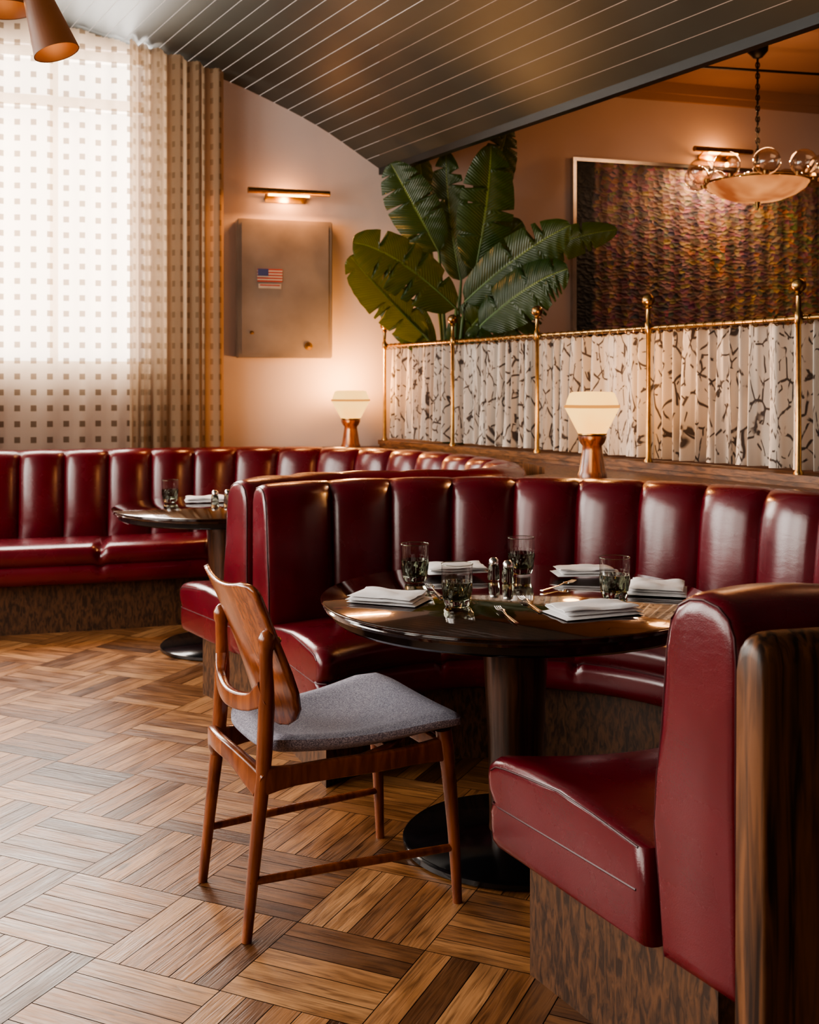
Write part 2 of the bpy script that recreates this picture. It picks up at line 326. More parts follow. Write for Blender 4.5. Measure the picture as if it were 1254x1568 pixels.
# ---------------------------------------------------------------- booths
def station_pairs(pairs,ch):
    L_=[0]; mid=[o.lerp(i,.25) for i,o in pairs]
    for i in range(1,len(mid)): L_.append(L_[-1]+(mid[i]-mid[i-1]).length)
    nch=max(1,round(L_[-1]/ch)); K=14; n=nch*K; out=[]; j=0
    for q in range(n+1):
        s=L_[-1]*q/n
        while j<len(L_)-2 and L_[j+1]<s: j+=1
        f=(s-L_[j])/(L_[j+1]-L_[j]); f=min(max(f,0),1)
        out.append((pairs[j][0].lerp(pairs[j+1][0],f),pairs[j][1].lerp(pairs[j+1][1],f),q/K))
    return out,nch
def build_booth(name,pairs,shell_rng):
    root=empty(name)
    st,nch=station_pairs(pairs,.25)
    def sweep(pname,profile,mat,frm='O',bulge=0,rng=None,cap=.03,seatseam=0,smooth=60,pipe=False):
        s_=st if rng is None else st[int(rng[0]*(len(st)-1)):int(rng[1]*(len(st)-1))+1]
        rings=[]
        def ring(I,O,ph,shift=Vector((0,0,0)),shrink=0,nb=False):
            D=(I-O); Ln=D.length; d=D/Ln; pts=[]
            b=abs(math.sin(math.pi*ph))**.55
            for (dist,z,w) in profile:
                dd=dist if frm=='O' else Ln-dist
                off=bulge*w*(0.35 if nb else b)
                zz=z
                if seatseam:
                    sm=min(ph%3,3-ph%3); k=1-math.exp(-(sm/.09)**2); zz=z-(0 if nb else (1-k)*seatseam*w)
                if frm=='O': dd+=off
                else: dd+= (0 if nb else (1-k)*seatseam*w*-.6) if seatseam else 0
                p=O+d*dd; pts.append(Vector((p.x,p.y,zz+ (off*.35 if frm=='O' and z>.9 else 0)))+shift)
            if shrink:
                c=sum(pts,Vector())/len(pts)
                pts=[p+(c-p).normalized()*min(shrink,(c-p).length*.5) for p in pts]
            return pts
        t0=((s_[0][0]+s_[0][1])-(s_[3][0]+s_[3][1])).normalized(); t1=((s_[-1][0]+s_[-1][1])-(s_[-4][0]+s_[-4][1])).normalized()
        def perp(I,O,t):
            d=(I-O).normalized(); n=Vector((-d.y,d.x,0)); return n if n.dot(t)>0 else -n
        n0=perp(s_[0][0],s_[0][1],t0); n1=perp(s_[-1][0],s_[-1][1],t1)
        CAPS=((1,.040),(.96,.025),(.85,.012),(.6,.004),(.3,.0005),(0,0))
        if cap:
            for a_,b_ in CAPS: rings.append(ring(s_[0][0],s_[0][1],.5,n0*cap*a_,b_,True))
        for (I,O,ph) in s_[(3 if cap else 0):(-3 if cap else None)]: rings.append(ring(I,O,ph))
        if cap:
            for a_,b_ in CAPS[::-1]: rings.append(ring(s_[-1][0],s_[-1][1],.5,n1*cap*a_,b_,True))
        n=len(profile); vs=[p for r in rings for p in r]; fs=[]
        for j in range(len(rings)-1):
            for k in range(n):
                k2=(k+1)%n; fs.append((j*n+k,j*n+k2,(j+1)*n+k2,(j+1)*n+k))
        fs.append(tuple(range(n))[::-1]); fs.append(tuple((len(rings)-1)*n+k for k in range(n)))
        if pipe:
            mbp=MB()
            if pipe=='outline':
                for r in (rings[2],rings[-3]): mbp.tube(r[:-1]+[r[-1]],.0024,6)
            else:
                for (I,O,nn) in ((s_[0][0],s_[0][1],n0),(s_[-1][0],s_[-1][1],n1)):
                    d=(O-I).normalized(); zc=Vector((0,0,.378))
                    mbp.tube([I+d*.0+nn*cap*.3+zc,I+d*.02+nn*(cap*.93-.001)+zc,I+d*.05+nn*(cap-.001)+zc,I+d*.53+nn*(cap-.001)+zc],.0026,6)
                for r_ in (rings[1],rings[-2]): mbp.tube([r_[k] for k in range(9,16)],.0024,6)
                rs=[r[5] for r in rings[5:-5]]; mbp.tube(rs,.003,5)
            mbp.obj(pname+'_piping',M['piping'],root)
        return mkobj(pname,vs,fs,mat,root,smooth)
    back=[(.19,.27,0),(.20,.40,.3),(.205,.50,.9),(.20,.60,1),(.19,.70,1),(.18,.80,1),(.168,.88,1),(.155,.925,1),(.135,.955,.9),(.11,.972,.6),(.08,.978,.35),(.045,.972,.1),(.02,.955,0),(.006,.925,0),(0,.88,0),(0,.6,0),(0,.27,0)]
    sweep('channel_back',back,M['leather'],'O',.05,cap=.045,pipe='outline')
    seat=[(.03,.272,0),(.008,.282,0),(0,.31,0),(-.004,.35,.3),(.004,.372,.5),(.014,.378,.5),(.004,.384,.6),(-.012,.41,.8),(-.016,.44,1),(-.008,.465,1),(.015,.482,1),(.06,.494,1),(.16,.503,.8),(.30,.500,.6),(.42,.485,.3),(.56,.465,0),(.56,.272,0)]
    sweep('seat_cushion',seat,M['leather'],'I',0,cap=.045,seatseam=.03,pipe='seam')
    plinth=[(.09,0.0,0),(.09,.28,0),(.68,.28,0),(.68,0,0)]
    sweep('plinth',plinth,M['plinth'],'I',0,cap=0,smooth=30,rng=(.006,.994))
    if shell_rng:
        sh=[(-.004,0,0),(-.004,.89,0),(-.010,.915,0),(-.022,.93,0),(-.04,.935,0),(-.058,.928,0),(-.07,.908,0),(-.075,.88,0),(-.075,0,0)]
        sweep('wood_shell',sh,M['darkwood'],'O',0,rng=shell_rng,cap=.055)
    return root
TC=Vector((.315,3.3,0))
def cpair(f):
    ai=math.radians(-98+f*(149+98)); ao=math.radians(-78+f*(130+78))
    return (TC+Vector((math.cos(ai),math.sin(ai),0))*.67, TC+Vector((math.cos(ao),math.sin(ao),0))*1.39)
build_booth('leather_booth',[cpair(i/200) for i in range(201)],(0,.8))
I1=[(-.99,4.97),(-.70,5.04),(-.46,5.2),(-.35,5.38),(-.31,5.6),(-.35,5.85),(-.5,6.1),(-.75,6.28),(-1.05,6.33),(-1.4,6.2),(-1.95,6.03),(-2.5,5.87),(-3.1,5.68)]
O1=[(-.61,4.42),(-.29,4.79),(.12,4.92),(.48,5.08),(.58,5.5),(.46,6.02),(.14,6.56),(-.3,6.95),(-.9,7.07),(-1.5,6.93),(-2.1,6.74),(-2.7,6.56),(-3.3,6.38)]
ci=catmull([(*p,0) for p in I1],300); co=catmull([(*p,0) for p in O1],300)
build_booth('leather_booth',list(zip(ci,co)),None)
mb=MB(); mb.prism([(-1.12,7.10),(-.9,7.11),(-.6,7.08),(-.3,7.0),(-.05,6.84),(-.02,7.1),(-.2,7.41),(-.2,7.57),(-1.12,7.29)],0,.955)
mb.obj('banquette_shelf',M['darkwood'],smooth=False)
arc=[(TC.x+1.49*math.cos(math.radians(a_)),TC.y+1.49*math.sin(math.radians(a_))) for a_ in range(20,86,5)]
pts=arc+[(.53,5.0),(.62,5.1),(.67,5.5),(.60,5.9)]+[tuple(pp(t,0,.012)[:2]) for t in (1.75,4.25)]
mb=MB(); mb.prism(pts,0,.955); mb.obj('banquette_shelf',M['darkwood'],smooth=False)
mb=MB()
TE=5.2
def pslab(mb,t0,t1,o0,o1,z0,z1,mi=0):
    vs=[pp(t,z,o) for z in (z0,z1) for (t,o) in ((t0,o0),(t1,o0),(t1,o1),(t0,o1))]
    mb.add(vs,[(3,2,1,0),(4,5,6,7),(0,1,5,4),(1,2,6,5),(2,3,7,6),(3,0,4,7)],mi)
pslab(mb,-.03,TE,0,-.12,0,.975); pslab(mb,-.03,TE,.018,-.138,.975,1.003); pslab(mb,-.03,TE,.008,0,.945,.975)
M['ledge']=wood('ledge_oak',(.06,.024,.009),(.18,.075,.028),.4,(12,12,60))
mb.obj('wall_partition',M['ledge'],smooth=False)
root=empty('brass_curtain_rail')
mb=MB(); RZ=1.63
for t in (0.02,.86,1.70,2.56,3.43,4.32,5.15):
    c=pp(t,1.003,-.005)
    mb.lathe([(.020,0),(.020,.008),(.012,.02),(.0105,.3),(.0105,.60),(.016,.605),(.016,.65),(.0105,.655),(.0105,.715),(.018,.72),(.012,.73)],c,16)
    mb.sphere(c+Vector((0,0,.757)),.03,16)
mb.tube([pp(0,RZ,-.02),pp(TE,RZ,-.02)],.0115,12)
for i in range(90):
    t=.03+i*.0565
    c=pp(t,RZ-.006,-.02); ring=[c+Vector((0,0,1))*.019*math.cos(a_)+PN*.019*math.sin(a_) for a_ in [2*math.pi*k/10 for k in range(11)]]
    mb.tube(ring,.0022,5,up=tuple(PD))
mb.obj('rail_and_posts',M['brass'],root)
def cafe():
    nu,nv=2600,12; vs=[];uv=[];fs=[]
    ph=0;T0,T1=.03,5.13
    for i in range(nu+1):
        t=T0+(T1-T0)*i/nu
        ph+= (T1-T0)/nu*2*math.pi*(13+4*math.sin(t*5.1)+3*math.sin(t*12.7+1))
        A=1+.35*math.sin(t*9.3+2)
        for j in range(nv+1):
            v=j/nv; z=1.018+v*.60
            amp=(.026+.014*(1-v)**.7)*A
            q=math.sin(ph+.35*math.sin(v*2.5+t*7)); q=math.copysign(abs(q)**.75,q)
            o=-.080+amp*q+.006*math.sin(ph*2.3+v*2)
            zz=z
            if v==1: zz+=.007*math.cos(ph)
            vs.append(pp(t+.012*math.sin(ph*.63+v)*(1-v*.6),zz,o)); uv.append((t*1.9,z))
    for i in range(nu):
        for j in range(nv):
            a_=i*(nv+1)+j; fs.append((a_,a_+nv+1,a_+nv+2,a_+1))
    m,nt,b=new_mat('branch_print_linen')
    u=N(nt,'ShaderNodeUVMap')
    def net(rot,sx,sy,th,gs,g0):
        mp=N(nt,'ShaderNodeMapping'); mp.inputs['Rotation'].default_value=(0,0,rot); mp.inputs['Scale'].default_value=(sx,sy,1); L(nt,u.outputs['UV'],mp.inputs['Vector'])
        nz=N(nt,'ShaderNodeTexNoise'); nz.inputs['Scale'].default_value=.8; L(nt,mp.outputs['Vector'],nz.inputs['Vector'])
        ad=N(nt,'ShaderNodeMix'); ad.data_type='VECTOR'; ad.inputs[0].default_value=.3; L(nt,mp.outputs['Vector'],ad.inputs[4]); L(nt,nz.outputs['Color'],ad.inputs[5])
        v=N(nt,'ShaderNodeTexVoronoi'); v.feature='DISTANCE_TO_EDGE'; v.inputs['Scale'].default_value=1.25; v.inputs['Randomness'].default_value=.9; L(nt,ad.outputs[1],v.inputs['Vector'])
        r=ramp(nt,[(th,(1,1,1)),(th*2.2,(0,0,0))]); L(nt,v.outputs['Distance'],r.inputs['Fac'])
        n3=N(nt,'ShaderNodeTexNoise'); n3.inputs['Scale'].default_value=gs; n3.inputs['Detail'].default_value=1; L(nt,mp.outputs['Vector'],n3.inputs['Vector'])
        r3=ramp(nt,[(g0,(0,0,0)),(g0+.05,(1,1,1))]); L(nt,n3.outputs['Fac'],r3.inputs['Fac'])
        mu=N(nt,'ShaderNodeMath',operation='MULTIPLY'); L(nt,r.outputs['Color'],mu.inputs[0]); L(nt,r3.outputs['Color'],mu.inputs[1]); return mu
    A_=net(.55,17,7,.020,2.2,.44); B_=net(-.5,20,8,.018,2.4,.50)
    mu=N(nt,'ShaderNodeMath',operation='MAXIMUM'); L(nt,A_.outputs[0],mu.inputs[0]); L(nt,B_.outputs[0],mu.inputs[1])
    mx=N(nt,'ShaderNodeMix'); mx.data_type='RGBA'; mx.inputs[6].default_value=(.60,.54,.475,1); mx.inputs[7].default_value=(.075,.06,.055,1); L(nt,mu.outputs[0],mx.inputs[0])
    L(nt,mx.outputs[2],b.inputs['Base Color']); b.inputs['Roughness'].default_value=.9
    tr=N(nt,'ShaderNodeBsdfTranslucent'); L(nt,mx.outputs[2],tr.inputs['Color']); ms=N(nt,'ShaderNodeMixShader'); ms.inputs[0].default_value=.12
    L(nt,b.outputs[0],ms.inputs[1]); L(nt,tr.outputs[0],ms.inputs[2]); L(nt,ms.outputs[0],nt.nodes['Material Output'].inputs['Surface'])
    mkobj('cafe_curtain',vs,fs,m,None,True,uvs=uv,recalc=False)
cafe()
def fabric(name,x0,x1,nu,off,freq,amp,base,dotc,trans_open,dotamt,translu,uvs_scale=1):
    nv=8; vs=[];uv=[];fs=[]; ph=0
    for i in range(nu+1):
        x=x0+(x1-x0)*i/nu
        ph+=(x1-x0)/nu*2*math.pi*(freq+freq*.3*math.sin(x*6)+freq*.2*math.sin(x*17))
        zt=3.45
        for k in range(0,900,6):
            if prof[k].x<=x: zt=prof[k].y-.015; break
        for j in range(nv+1):
            v=j/nv; z=.03+v*(zt-.03)
            vs.append(wallp(x,z,off+amp*math.sin(ph)+.2*amp*math.sin(ph*2.1+v))); uv.append((x*uvs_scale,z))
    for i in range(nu):
        for j in range(nv):
            a_=i*(nv+1)+j; fs.append((a_,a_+nv+1,a_+nv+2,a_+1))
    m,nt,b=new_mat(name+'_cloth')
    u=N(nt,'ShaderNodeUVMap'); sp=N(nt,'ShaderNodeSeparateXYZ'); L(nt,u.outputs['UV'],sp.inputs[0])
    def cell(out,period,lo,hi,off=0):
        a1=N(nt,'ShaderNodeMath',operation='MULTIPLY_ADD'); L(nt,out,a1.inputs[0]); a1.inputs[1].default_value=1/period; a1.inputs[2].default_value=100+off
        f=N(nt,'ShaderNodeMath',operation='FRACT'); L(nt,a1.outputs[0],f.inputs[0])
        g=N(nt,'ShaderNodeMath',operation='GREATER_THAN'); L(nt,f.outputs[0],g.inputs[0]); g.inputs[1].default_value=lo
        h=N(nt,'ShaderNodeMath',operation='LESS_THAN'); L(nt,f.outputs[0],h.inputs[0]); h.inputs[1].default_value=hi
        k=N(nt,'ShaderNodeMath',operation='MULTIPLY'); L(nt,g.outputs[0],k.inputs[0]); L(nt,h.outputs[0],k.inputs[1]); return k.outputs[0]
    cx_=cell(sp.outputs[0],.092,.3,.66); cy_=cell(sp.outputs[1],.098,.3,.68)
    dot=N(nt,'ShaderNodeMath',operation='MULTIPLY'); L(nt,cx_,dot.inputs[0]); L(nt,cy_,dot.inputs[1])
    di=N(nt,'ShaderNodeBsdfDiffuse'); tl=N(nt,'ShaderNodeBsdfTranslucent'); tp=N(nt,'ShaderNodeBsdfTransparent')
    mc=N(nt,'ShaderNodeMix'); mc.data_type='RGBA'; L(nt,dot.outputs[0],mc.inputs[0]); mc.inputs[6].default_value=(*base,1); mc.inputs[7].default_value=(*dotc,1)
    L(nt,mc.outputs[2],di.inputs['Color']); L(nt,mc.outputs[2],tl.inputs['Color'])
    s1=N(nt,'ShaderNodeMixShader'); s1.inputs[0].default_value=translu; L(nt,di.outputs[0],s1.inputs[1]); L(nt,tl.outputs[0],s1.inputs[2])
    op=N(nt,'ShaderNodeMath',operation='MULTIPLY_ADD'); L(nt,dot.outputs[0],op.inputs[0]); op.inputs[1].default_value=-dotamt; op.inputs[2].default_value=trans_open
    s2=N(nt,'ShaderNodeMixShader'); L(nt,op.outputs[0],s2.inputs[0]); L(nt,s1.outputs[0],s2.inputs[1]); L(nt,tp.outputs[0],s2.inputs[2])
    L(nt,s2.outputs[0],nt.nodes['Material Output'].inputs['Surface'])
    mkobj(name,vs,fs,m,None,True,uvs=uv,recalc=False)
fabric('sheer_window_curtain',-3.55,-1.60,800,.09,4.5,.017,(.50,.385,.28),(.14,.095,.06),.46,.36,.6)
fabric('darkened_sheer_folds',-1.80,-1.24,420,.17,10,.040,(.36,.25,.16),(.23,.155,.095),.12,.07,.5,2.0)  # same sheer in doubled folds; its unlit look put into a darker tan
# ---------------------------------------------------------------- tables
def table(name,c):
    root=empty(name,(c[0],c[1],0)); H=.735
    mb=MB(); mb.lathe([(.0001,H-.03),(.50,H-.03),(.555,H-.03),(.568,H-.026),(.572,H-.018),(.568,H-.012),(.571,H-.009),(.578,H-.006),(.578,H-.003),(.572,H),(.0001,H)],n=96); mb.obj('top',M['tabletop'],root,smooth=30)
    mb=MB(); mb.lathe([(.50,H-.06),(.535,H-.058),(.545,H-.05),(.545,H-.031),(.50,H-.0305)],n=96); mb.obj('apron',M['black'],root)
    mb=MB(); mb.lathe([(.080,.035),(.078,.06),(.082,.3),(.098,.6),(.112,H-.075),(.14,H-.058),(.14,H-.05)],n=48); mb.obj('pedestal',M['pedestal'],root)
    mb=MB(); mb.lathe([(.325,0),(.335,.006),(.335,.02),(.325,.028),(.14,.036),(.10,.045),(.0001,.046)],n=72); mb.obj('base',M['black'],root)
    return root
table('round_dining_table',(TC.x,TC.y)); table('round_dining_table',(-.96,5.8))
TZ=.7355
def tumbler(x,y,s=1,rot=0):
    root=empty('drinking_glass',(x,y,TZ),rot)
    mb=MB()
    fn=lambda a,z: 1+ (.05*math.cos(9*a+math.sin(z*180)*1.5) if .004<z<.066 else 0)
    pr=[(.0001,0),(.030,0),(.034,.003),(.037,.014),(.039,.026),(.0405,.038),(.0415,.050),(.0425,.060),(.0428,.068)]
    pin=[(.0395,.068),(.037,.045),(.033,.022),(.0001,.014)]
    mb.lathe([(r*s,z*s) for r,z in pr+pin],n=54,fn=fn); mb.obj('cut_base',M['smoke'],root,smooth=20)
    mb=MB(); mb.lathe([(r*s,z*s) for r,z in [(.0428,.0685),(.0433,.09),(.0437,.116)]],n=40)
    mb.f=mb.f[:-2]; mb.m=mb.m[:-2]; mb.obj('rim',M['glass'],root)
    mb=MB(); mb.tube([(.0437*s*math.cos(q),.0437*s*math.sin(q),.1165*s) for q in [2*math.pi*k/40 for k in range(41)]],.0011,6); mb.obj('lip',M['smoke'],root)
for x,y in [(.017,3.53),(.134,3.13),(.37,3.68),(.60,3.25),(-1.29,5.98),(-.72,6.15)]: tumbler(x,y,1.02,random.random())
def napkin(x,y,w,d,rot):
    mb=MB(); z=.0005
    for k in range(3):
        nu,nv=18,12; ww,dd=w*(1-.04*k),d*(1-.06*k); th=.009; ox,oy=random.uniform(-.006,.006),random.uniform(-.006,.006); rr=random.uniform(-.07,.07)
        top=[];bot=[]; ph=random.random()*6
        for i in range(nu+1):
            for j in range(nv+1):
                u=i/nu*2-1; v=j/nv*2-1
                e=1-max(abs(u)**8,abs(v)**8)
                hx,hy=u*ww/2,v*dd/2; c_,s_=math.cos(rr),math.sin(rr)
                X,Y=hx*c_-hy*s_+ox,hx*s_+hy*c_+oy
                wv=.004*math.sin(u*4+ph+v*2)*(k>0)*1+.003*math.sin(v*5+ph)*(k>0)
                top.append((X,Y,z+th*(.4+.6*e)+max(0,wv))); bot.append((X,Y,z+th*.3*(1-e)+ (0 if k==0 else max(0,wv)*.6)))
        n=(nu+1)*(nv+1); fs=[]
        for i in range(nu):
            for j in range(nv):
                a_=i*(nv+1)+j; q=(a_,a_+nv+1,a_+nv+2,a_+1); fs.append(q); fs.append(tuple(n+t for t in q[::-1]))
        bd=[i*(nv+1) for i in range(nu+1)]+[nu*(nv+1)+j for j in range(1,nv+1)]+[i*(nv+1)+nv for i in range(nu-1,-1,-1)]+[j for j in range(nv-1,0,-1)]
        for q in range(len(bd)):
            a_,b_=bd[q],bd[(q+1)%len(bd)]; fs.append((a_,b_,n+b_,n+a_))
        mb.add(top+bot,fs); z+=th*.92
    o=mb.obj('folded_napkin',M['linen'],smooth=60); o.location=(x,y,TZ); o.rotation_euler=(0,0,rot)
def fork(x,y,rot,z=0):
    mb=MB()
    mb.tube([(-.10,0,.004),(-.06,0,.004),(0,0,.005),(.03,0,.009),(.045,0,.008)],[.006,.005,.0025,.003,.010],8,flat=(1,.35))
    for k in (-1.5,-.5,.5,1.5): mb.tube([(.042,k*.0052,.008),(.07,k*.0055,.006),(.095,k*.0052,.010)],[.0022,.002,.001],6)
    o=mb.obj('fork',M['steel']); o.location=(x,y,TZ+.001+z); o.rotation_euler=(0,0,rot)
napkin(-.06,3.20,.21,.15,-.35); napkin(.15,3.71,.21,.13,.25); napkin(.58,3.66,.20,.12,.1); napkin(.50,3.03,.24,.14,.35); napkin(.75,3.35,.17,.18,-.3)
fork(.075,3.34,1.75); fork(.26,2.98,1.75); fork(.34,3.13,1.75); fork(.46,3.42,.9)
napkin(-1.10,6.02,.24,.15,.2)
def shaker(x,y,s=1):
    root=empty('salt_shaker',(x,y,TZ)); mb=MB(); mb.lathe([(.0001,0),(.018*s,0),(.02*s,.004),(.017*s,.045*s),(.014*s,.05*s),(.0001,.05*s)],n=20); mb.obj('body',M['smoke'],root)
    mb=MB(); mb.lathe([(.0155*s,.0505*s),(.016*s,.062*s),(.010*s,.07*s),(.0001,.072*s)],n=20); mb.obj('cap',M['steel'],root)
shaker(.27,3.56,1.0); shaker(.31,3.50,1.0); shaker(-1.02,5.82,1.1); shaker(-.96,5.86,1.1)
# ---------------------------------------------------------------- chair
def chair():
    root=empty('dining_chair',(-.480,2.872,0),math.atan2(.454,.891))
    V=lambda f,s,z: Vector((f,s,z))
    for sg,nm in ((-1,'near'),(1,'far')):
        mb=MB()
        pts=catmull([V(-.002,sg*.186,0),V(.02,sg*.184,.2),V(.042,sg*.181,.40),V(.052,sg*.18,.58),V(.05,sg*.181,.68),V(.052,sg*.183,.735)],24)
        rr=[.013+(.0205-.013)*min(1,i/24/.5)- (.004 if i>14 else 0)*math.sin((i-14)/10*math.pi) + (0.003 if i>21 else 0) for i in range(25)]
        pts.append(pts[-1]+V(0,0,.012)); rr.append(.017); pts.append(pts[-1]+V(0,0,.008)); rr.append(.009)
        mb.tube(pts,rr,16,up=(0,1,0)); mb.obj('back_leg_'+nm,M['teak'],root)
        mb=MB(); mb.lathe([(.0001,0),(.009,.002),(.009,.02),(.005,.024),(.0001,.025)],V(.065,sg*.18,.722),14,axis=(1,0,.2)); mb.obj('brass_pin_'+nm,M['brass'],root)
        mb=MB()
        pts=catmull([V(.560,sg*.236,0),V(.550,sg*.231,.2),V(.535,sg*.225,.38),V(.525,sg*.222,.455)],16)
        mb.tube(pts,[.0125+.009*min(1,i/12) for i in range(17)],16,up=(0,1,0)); mb.obj('front_leg_'+nm,M['teak'],root)
        mb=MB(); pts=catmull([V(.04,sg*.184,.385),V(.2,sg*.196,.392),V(.35,sg*.210,.395),V(.528,sg*.224,.405)],12)
        mb.tube(pts,[1.4,1.15,1,1,1,1,1,1,1,1,1,1.1,1.25],16,flat=(.011,.025,1)); mb.obj('side_rail_'+nm,M['teak'],root)
        mb=MB(); mb.tube([V(.005,sg*.187,.145),V(.27,sg*.210,.147),V(.553,sg*.232,.145)],[.010,.0115,.010],10); mb.obj('stretcher_'+nm,M['teak'],root)
        mb=MB(); mb.tube(catmull([V(.30,sg*.203,.405),V(.40,sg*.18,.42),V(.47,sg*.12,.455)],8),1,10,flat=(.01,.013,1)); mb.obj('seat_brace_'+nm,M['teak'],root)
    mb=MB(); mb.tube(catmull([V(.04,-.18,.375),V(.00,-.10,.425),V(-.012,0,.435),V(.0,.10,.425),V(.04,.18,.375)],20),[1.5,1.4,1.3,1.2,1.1,1.05,1,1,1,1,1,1,1,1,1,1.05,1.1,1.2,1.3,1.4,1.5],16,flat=(.012,.023,1)); mb.obj('lower_back_rail',M['teak'],root)
    mb=MB(); mb.tube(catmull([V(.05,-.18,.60),V(.03,-.12,.565),V(.015,0,.552),V(.03,.12,.565),V(.05,.18,.60)],20),[1.4,1.3,1.2,1.1]+[1]*13+[1.1,1.2,1.3,1.4],16,flat=(.012,.022,1)); mb.obj('upper_back_rail',M['teak'],root)
    mb=MB(); mb.tube([V(.528,-.22,.405),V(.528,.22,.405)],1,16,flat=(.011,.022,1)); mb.tube([V(.40,-.205,.41),V(.40,.205,.41)],1,12,flat=(.02,.012,1)); mb.obj('front_rail',M['teak'],root)
    nu,nv=28,24; top=[];bot=[]
    for i in range(nu+1):
        u=i/nu
        for j in range(nv+1):
            v=j/nv*2-1
            hw=.170+.090*min(1,u*1.15)**1.0
            f=.055+u*.530
            cr=abs(v)**6
            if u>.5: f-= .030*cr*((u-.5)*2)
            else: f+=.03*cr*(1-u*2)
            s_=v*hw
            z=.474+.032*u**1.6 - .030*math.sin(math.pi*u)*(1-v*v*.6)+.016*abs(v)**2.5*(1-.3*u) - .012*max(0,u-.85)/.15
            e=max(abs(v),abs(u*2-1)); th=.044*(1-max(0,e-.86)/.14*.62)
            top.append(V(f,s_,z-(.044-th)*.55)); bot.append(V(f,s_,z-(.044-th)*.55-th))
    n=(nu+1)*(nv+1); fs=[]
    for i in range(nu):
        for j in range(nv):
            a_=i*(nv+1)+j; q=(a_,a_+nv+1,a_+nv+2,a_+1); fs.append(q); fs.append(tuple(n+t for t in q[::-1]))
    bd=[i*(nv+1) for i in range(nu+1)]+[nu*(nv+1)+j for j in range(1,nv+1)]+[i*(nv+1)+nv for i in range(nu-1,-1,-1)]+[j for j in range(nv-1,0,-1)]
    for q in range(len(bd)):
        a_,b_=bd[q],bd[(q+1)%len(bd)]; fs.append((a_,b_,n+b_,n+a_))
    mkobj('seat_cushion',top+bot,fs,M['tweed'],root,70)
    prof_w=[(.487,.0),(.489,.09),(.498,.13),(.515,.16),(.545,.185),(.59,.197),(.64,.198),(.69,.196),(.74,.196),(.79,.201),(.835,.206),(.852,.203),(.864,.186),(.866,.14)]
    nu=20; top=[]
    for (z,w) in prof_w:
        for j in range(nu+1):
            s_=(j/nu*2-1)*w
            zz=z
            if z>.83: zz=z-.016*(1-(s_/max(w,.01))**2)*1.0 +.002*(s_/.21)**2
            tt=(zz-.50)/.365
            f=.135-.135*tt+.03*math.sin(math.pi*tt)*.3+ 1.0*s_*s_*(1-.25*tt)-.018
            top.append(V(f,s_,zz))
    fs=[]
    for i in range(len(prof_w)-1):
        for j in range(nu):
            a_=i*(nu+1)+j; fs.append((a_,a_+nu+1,a_+nu+2,a_+1))
    o=mkobj('backrest',top,fs,M['teak_panel'],root,70)
    m_=o.modifiers.new('s','SOLIDIFY'); m_.thickness=.013; m_.offset=0
    return root
chair()
# ---------------------------------------------------------------- lamps
def point(name,loc,col,pw,r=.04,parent=None):
    l=bpy.data.lights.new(name,'POINT'); l.color=col; l.energy=pw; l.shadow_soft_size=r; o=bpy.data.objects.new(name,l); o.location=loc; COL.objects.link(o)
    if parent: o.parent=parent
    return o
M['lampwood']=wood('lamp_walnut',(.06,.019,.007),(.19,.065,.024),.3,(60,60,6),.4)
def lamp(x,y,z,pw):
    root=empty('table_lamp',(x,y,z),.2)
    mb=MB(); mb.lathe([(.0001,0),(.064,0),(.064,.018),(.058,.03),(.044,.12),(.042,.14),(.054,.155),(.062,.175),(.062,.185),(.0001,.187)],n=24); mb.obj('wood_base',M['lampwood'],root)
    mb=MB(); mb.lathe([(.0001,.188),(.060,.188),(.068,.20),(.126,.306)],n=8,mi=0); mb.lathe([(.122,.320),(.116,.342),(.104,.370),(.09,.376),(.0001,.378)],n=8,mi=0); mb.lathe([(.1262,.3062),(.130,.311),(.130,.317),(.1222,.3198)],n=8,mi=1)
    mb.obj('opal_shade',[M['lampshade'],M['shadeband']],root,smooth=20)
    mb=MB(); mb.lathe([(.06,.187),(.064,.19),(.064,.195),(.06,.196)],n=24); mb.obj('collar',M['brass'],root)
    point('bulb_light',(0,0,.43),(1,.45,.14),pw,.05,root)
    point('base_glow',(-.10,-.14,.14),(1,.45,.14),pw*.06,.04,root)
lamp(.80,4.86,.956,24); lamp(-.385,7.27,.956,34)
def piclight(x,z,w,pw=18,col=(1,.42,.14)):
    root=empty('picture_light')
    mb=MB()
    c=wallp(x,z,.15); a_=c-WD*w/2; b_=c+WD*w/2
    mb.tube([a_,b_],.026,16,flat=(1,.75)); 
    for k in (-.25,.25): mb.tube([wallp(x,z-.03,0.004)+WD*k*w,wallp(x,z,.07)+WD*k*w,wallp(x,z,.14)+WD*k*w],.007,8)
    pc=wallp(x,z-.03,.010); mb.box(pc,(w*.5,.016,.04),rot=WA)
    mb.obj('brass_housing',M['brass'],root)
    mb=MB(); mb.tube([a_+WD*w*.25-Vector((0,0,.022)),b_-WD*w*.25-Vector((0,0,.022))],.009,8); mb.obj('lamp_tube',M['bulb'],root)
    l=bpy.data.lights.new('strip','AREA'); l.shape='RECTANGLE'; l.size=w*.85; l.size_y=.03; l.energy=pw; l.color=col
    o=bpy.data.objects.new('strip_light',l); o.location=c-Vector((0,0,.04)); o.rotation_euler=(math.radians(-30),0,WA); COL.objects.link(o); o.parent=root
    point('wall_wash',wallp(x,z-.03,.08),(1,.4,.12),4,.03,root)
piclight(-.83,2.63,.54,15); piclight(2.27,3.10,.48,26,(1,.62,.36))
root=empty('electrical_panel_cover')
